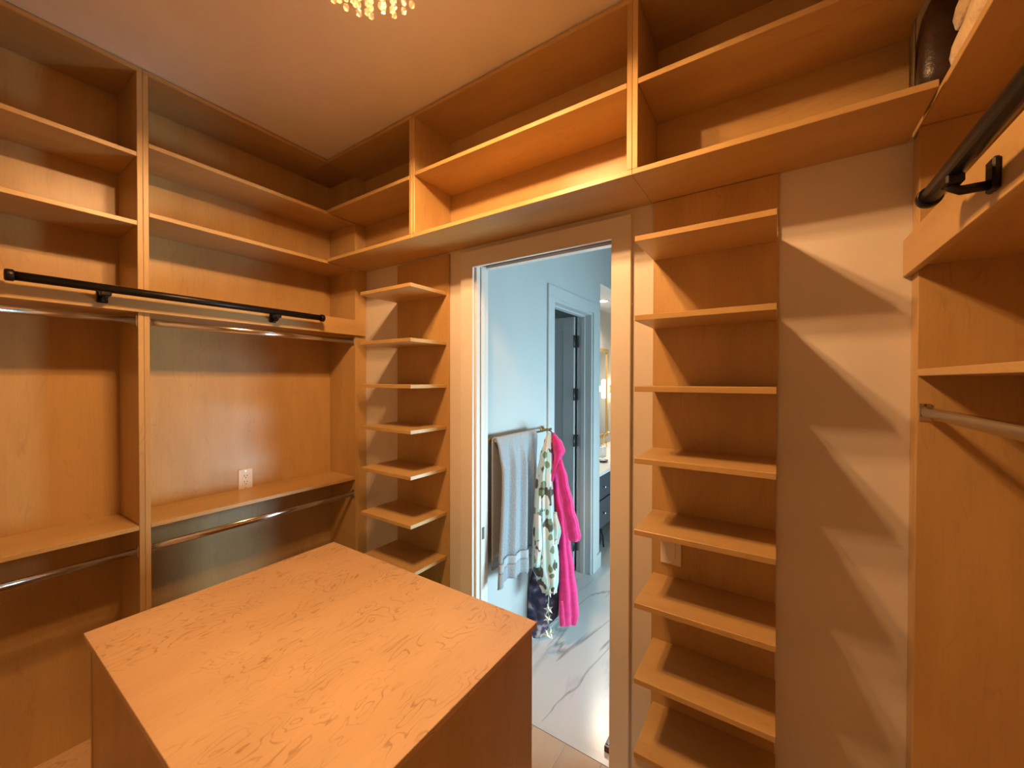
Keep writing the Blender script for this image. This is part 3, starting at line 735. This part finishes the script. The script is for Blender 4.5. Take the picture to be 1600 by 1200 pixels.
hang('sleeve', [(718, 874, 5), (750, 880, 7), (790, 888, 8), (822, 895, 9), (838, 898, 9), (845, 898, 7)], 2.50, PINK, pk, folds=4, amp=0.13, seg=44)
hang('collar', [(680, 866, 4), (692, 871, 8), (704, 874, 9), (716, 872, 6), (732, 867, 4), (752, 863, 2)], 2.50, PINK, pk, folds=3, amp=0.08, seg=36)
hang('belt', [(940, 877, 3), (962, 878, 4), (978, 879, 4)], 2.52, PINK, pk, folds=2, amp=0.05, seg=20)
tube('hanging_loop', [pix(858, 672, 2.50), pix(861, 674, 2.53), pix(864, 680, 2.57)], 0.004, BLACKCLOTH, pk, seg=8)

sg = empty('star_garland', pix(857, 998, 2.46), 'string of small silvery green stars hanging beside the robes', 'garland')
tube('cord', [pix(858, 905, 2.46), pix(857, 950, 2.46), pix(858, 990, 2.46)], 0.0022, SILVER, sg, seg=6)
def star_mesh():
    bm = bmesh.new(); top = bm.verts.new((0, 0, 0.012)); bot = bm.verts.new((0, 0, -0.012)); rim = []
    for k in range(10):
        a = math.pi*k/5 + 0.2; r = 0.034 if k % 2 == 0 else 0.013
        rim.append(bm.verts.new((r*math.cos(a), r*math.sin(a), 0)))
    for k in range(10):
        bm.faces.new((rim[k], rim[(k+1) % 10], top)); bm.faces.new((rim[(k+1) % 10], rim[k], bot))
    bmesh.ops.recalc_face_normals(bm, faces=bm.faces)
    me = bpy.data.meshes.new('star'); bm.to_mesh(me); bm.free(); return me
SMH = star_mesh()
for (sx, sy, sc_, tilt) in ((858, 926, 0.95, 0.2), (857, 952, 1.0, -0.3), (856, 967, 0.95, 0.5), (859, 989, 1.15, 0.1), (855, 992, 1.0, 0.9)):
    s_ = link('star', SMH, pix(sx, sy, 2.46 - (0.02 if sx == 855 else 0)), SILVER, sg)
    s_.rotation_euler = (math.radians(78)+tilt*0.3, tilt, YAW); s_.scale = (sc_,)*3

# ------------------------------------------------------------------ bathroom: vanity and its things
VX0, VX1, VY0, VY1 = -2.049, -1.462, 3.72, 5.75
va = empty('vanity_cabinet', ((VX0+VX1)/2, (VY0+VY1)/2, 0.24), 'floating slate blue vanity cabinet with drawers', 'vanity')
box('carcass', VX0, VX1, VY0, VY1, 0.24, 0.795, NAVY, va)
yy = VY0+0.01
for i in range(4):
    y0 = VY0 + 0.012 + i*0.505; y1 = y0+0.490
    for z0, z1 in ((0.55, 0.78), (0.26, 0.535)):
        d = box('drawer_front', VX1+0.0005, VX1+0.020, y0, y1, z0, z1, NAVY, va, bev=0.003)
        for yk in ((y0+y1)/2-0.12, (y0+y1)/2+0.12):
            lathe('knob', [(0.005, 0.0), (0.005, 0.012), (0.014, 0.016), (0.015, 0.024), (0.006, 0.028)], (VX1+0.0202, yk, (z0+z1)/2), CHROME, d, seg=14, axis='X')
tag(box('countertop', VX0, VX1+0.035, VY0-0.012, VY1, 0.7955, 0.832, QUARTZ), 'white quartz countertop on the slate vanity', 'countertop')
fa = empty('faucet', (-1.93, 5.15, 0.832), 'brass gooseneck faucet on white vanity countertop', 'faucet')
tube('spout', [(-1.93, 5.15, 0.8325), (-1.93, 5.15, 0.98), (-1.915, 5.15, 1.03), (-1.87, 5.15, 1.05), (-1.825, 5.15, 1.03), (-1.81, 5.15, 0.98)], 0.011, BRASS, fa, seg=10, up=(0, 1, 0))
tube('handle', [(-1.93, 5.26, 0.8325), (-1.93, 5.26, 0.90), (-1.89, 5.27, 0.91)], 0.009, BRASS, fa, seg=10, up=(0, 1, 0))
mi = empty('vanity_mirror', (-2.05, 5.0, 0.93), 'wood framed mirror above the vanity', 'mirror')
box('glass', -2.0485, -2.040, 4.30, 5.55, 0.985, 2.15, MIRROR, mi, bev=0)
for y0, y1, z0, z1 in ((4.25, 5.60, 0.935, 0.985), (4.25, 5.60, 2.15, 2.20), (4.25, 4.30, 0.985, 2.15), (5.55, 5.60, 0.985, 2.15)):
    box('frame', -2.0495, -2.025, y0, y1, z0, z1, WY, mi)
sc = empty('wall_sconce', (-2.05, 5.68, 1.60), 'brass wall sconce with glowing glass cylinder beside mirror', 'sconce')
lathe('backplate', [(0.006, 0.018), (0.055, 0.014), (0.06, 0.0005), (0.004, 0.0003)], (-2.05, 5.70, 1.62), BRASS, sc, seg=24, axis='X')
tube('arm', [(-2.034, 5.70, 1.62), (-1.96, 5.70, 1.62)], 0.007, BRASS, sc, seg=10)
lathe('shade', [(0.030, -0.14), (0.042, -0.13), (0.042, 0.13), (0.030, 0.14)], (-1.955, 5.70, 1.62), SCONCE_GLOW, sc, seg=20)
lamp('sconce_light', 'POINT', (-1.86, 5.68, 1.62), 10.0, (1.0, 0.78, 0.5), shadow_soft_size=0.05)
dn = empty('recessed_light', (-1.80, 4.75, 2.744), 'round recessed ceiling light above the vanity', 'light')
lathe('trim_ring', [(0.05, -0.001), (0.085, -0.006), (0.09, -0.001), (0.04, -0.0008)], (-1.80, 4.75, 2.744), TRIM, dn, seg=28)
lathe('lens', [(0.001, -0.0045), (0.058, -0.0045), (0.058, -0.001), (0.001, -0.001)], (-1.80, 4.75, 2.744), DOWN_GLOW, dn, seg=28)
tx = empty('tissue_box', (-1.75, 4.55, 0.8325), 'white tissue box on the vanity countertop', 'box')
box('carton', -1.81, -1.69, 4.49, 4.61, 0.8325, 0.955, PORC, tx, bev=0.004)
lathe('opening', [(0.001, 0.0003), (0.03, 0.0003), (0.03, 0.0012), (0.001, 0.0012)], (-1.75, 4.55, 0.955), DARK, tx, seg=16)
sd = empty('soap_dish', (-1.60, 4.25, 0.8325), 'small dark dish on the vanity countertop', 'dish')
lathe('bowl', [(0.03, 0.0003), (0.055, 0.012), (0.06, 0.022), (0.055, 0.022), (0.03, 0.008)], (-1.60, 4.25, 0.8325), BRONZE, sd, seg=20)
lathe('soap', [(0.01, 0.008), (0.032, 0.010), (0.034, 0.020), (0.02, 0.026)], (-1.60, 4.25, 0.8325), PORC, sd, seg=16)
tg = empty('tote_bag', (-1.62, 4.0, 0.0), 'slumped black tote bag with white lining under the vanity', 'bag')
lathe('body', [(0.09, 0.0005), (0.105, 0.05), (0.095, 0.14), (0.075, 0.19), (0.066, 0.192), (0.06, 0.15)], (-1.62, 3.98, 0), BLACKCLOTH, tg, seg=18)
lathe('lining', [(0.058, 0.150), (0.064, 0.196), (0.040, 0.215), (0.010, 0.222)], (-1.62, 3.98, 0), PORC, tg, seg=18)
tube('strap', [(-1.56, 3.95, 0.185), (-1.50, 3.93, 0.20), (-1.475, 3.93, 0.12), (-1.47, 3.94, 0.012)], 0.010, BLACKCLOTH, tg, seg=8, up=(0, 1, 0))
# maroon-framed scale on the floor by the doorway
bs = empty('bathroom_scale', (-0.50, 1.93, 0), 'white floor scale with dark maroon frame just past the doorway', 'scale')
sx0, sx1, sy0, sy1 = -0.655, -0.36, 1.772, 2.062
for a in ((sx0, sx1, sy0, sy0+0.016), (sx0, sx1, sy1-0.016, sy1), (sx0, sx0+0.016, sy0+0.0165, sy1-0.0165), (sx1-0.016, sx1, sy0+0.0165, sy1-0.0165)):
    box('frame', a[0], a[1], a[2], a[3], 0.0005, 0.028, MAROON, bs, bev=0.003)
box('platform', sx0+0.0165, sx1-0.0165, sy0+0.0165, sy1-0.0165, 0.004, 0.022, PORC, bs, bev=0.002)
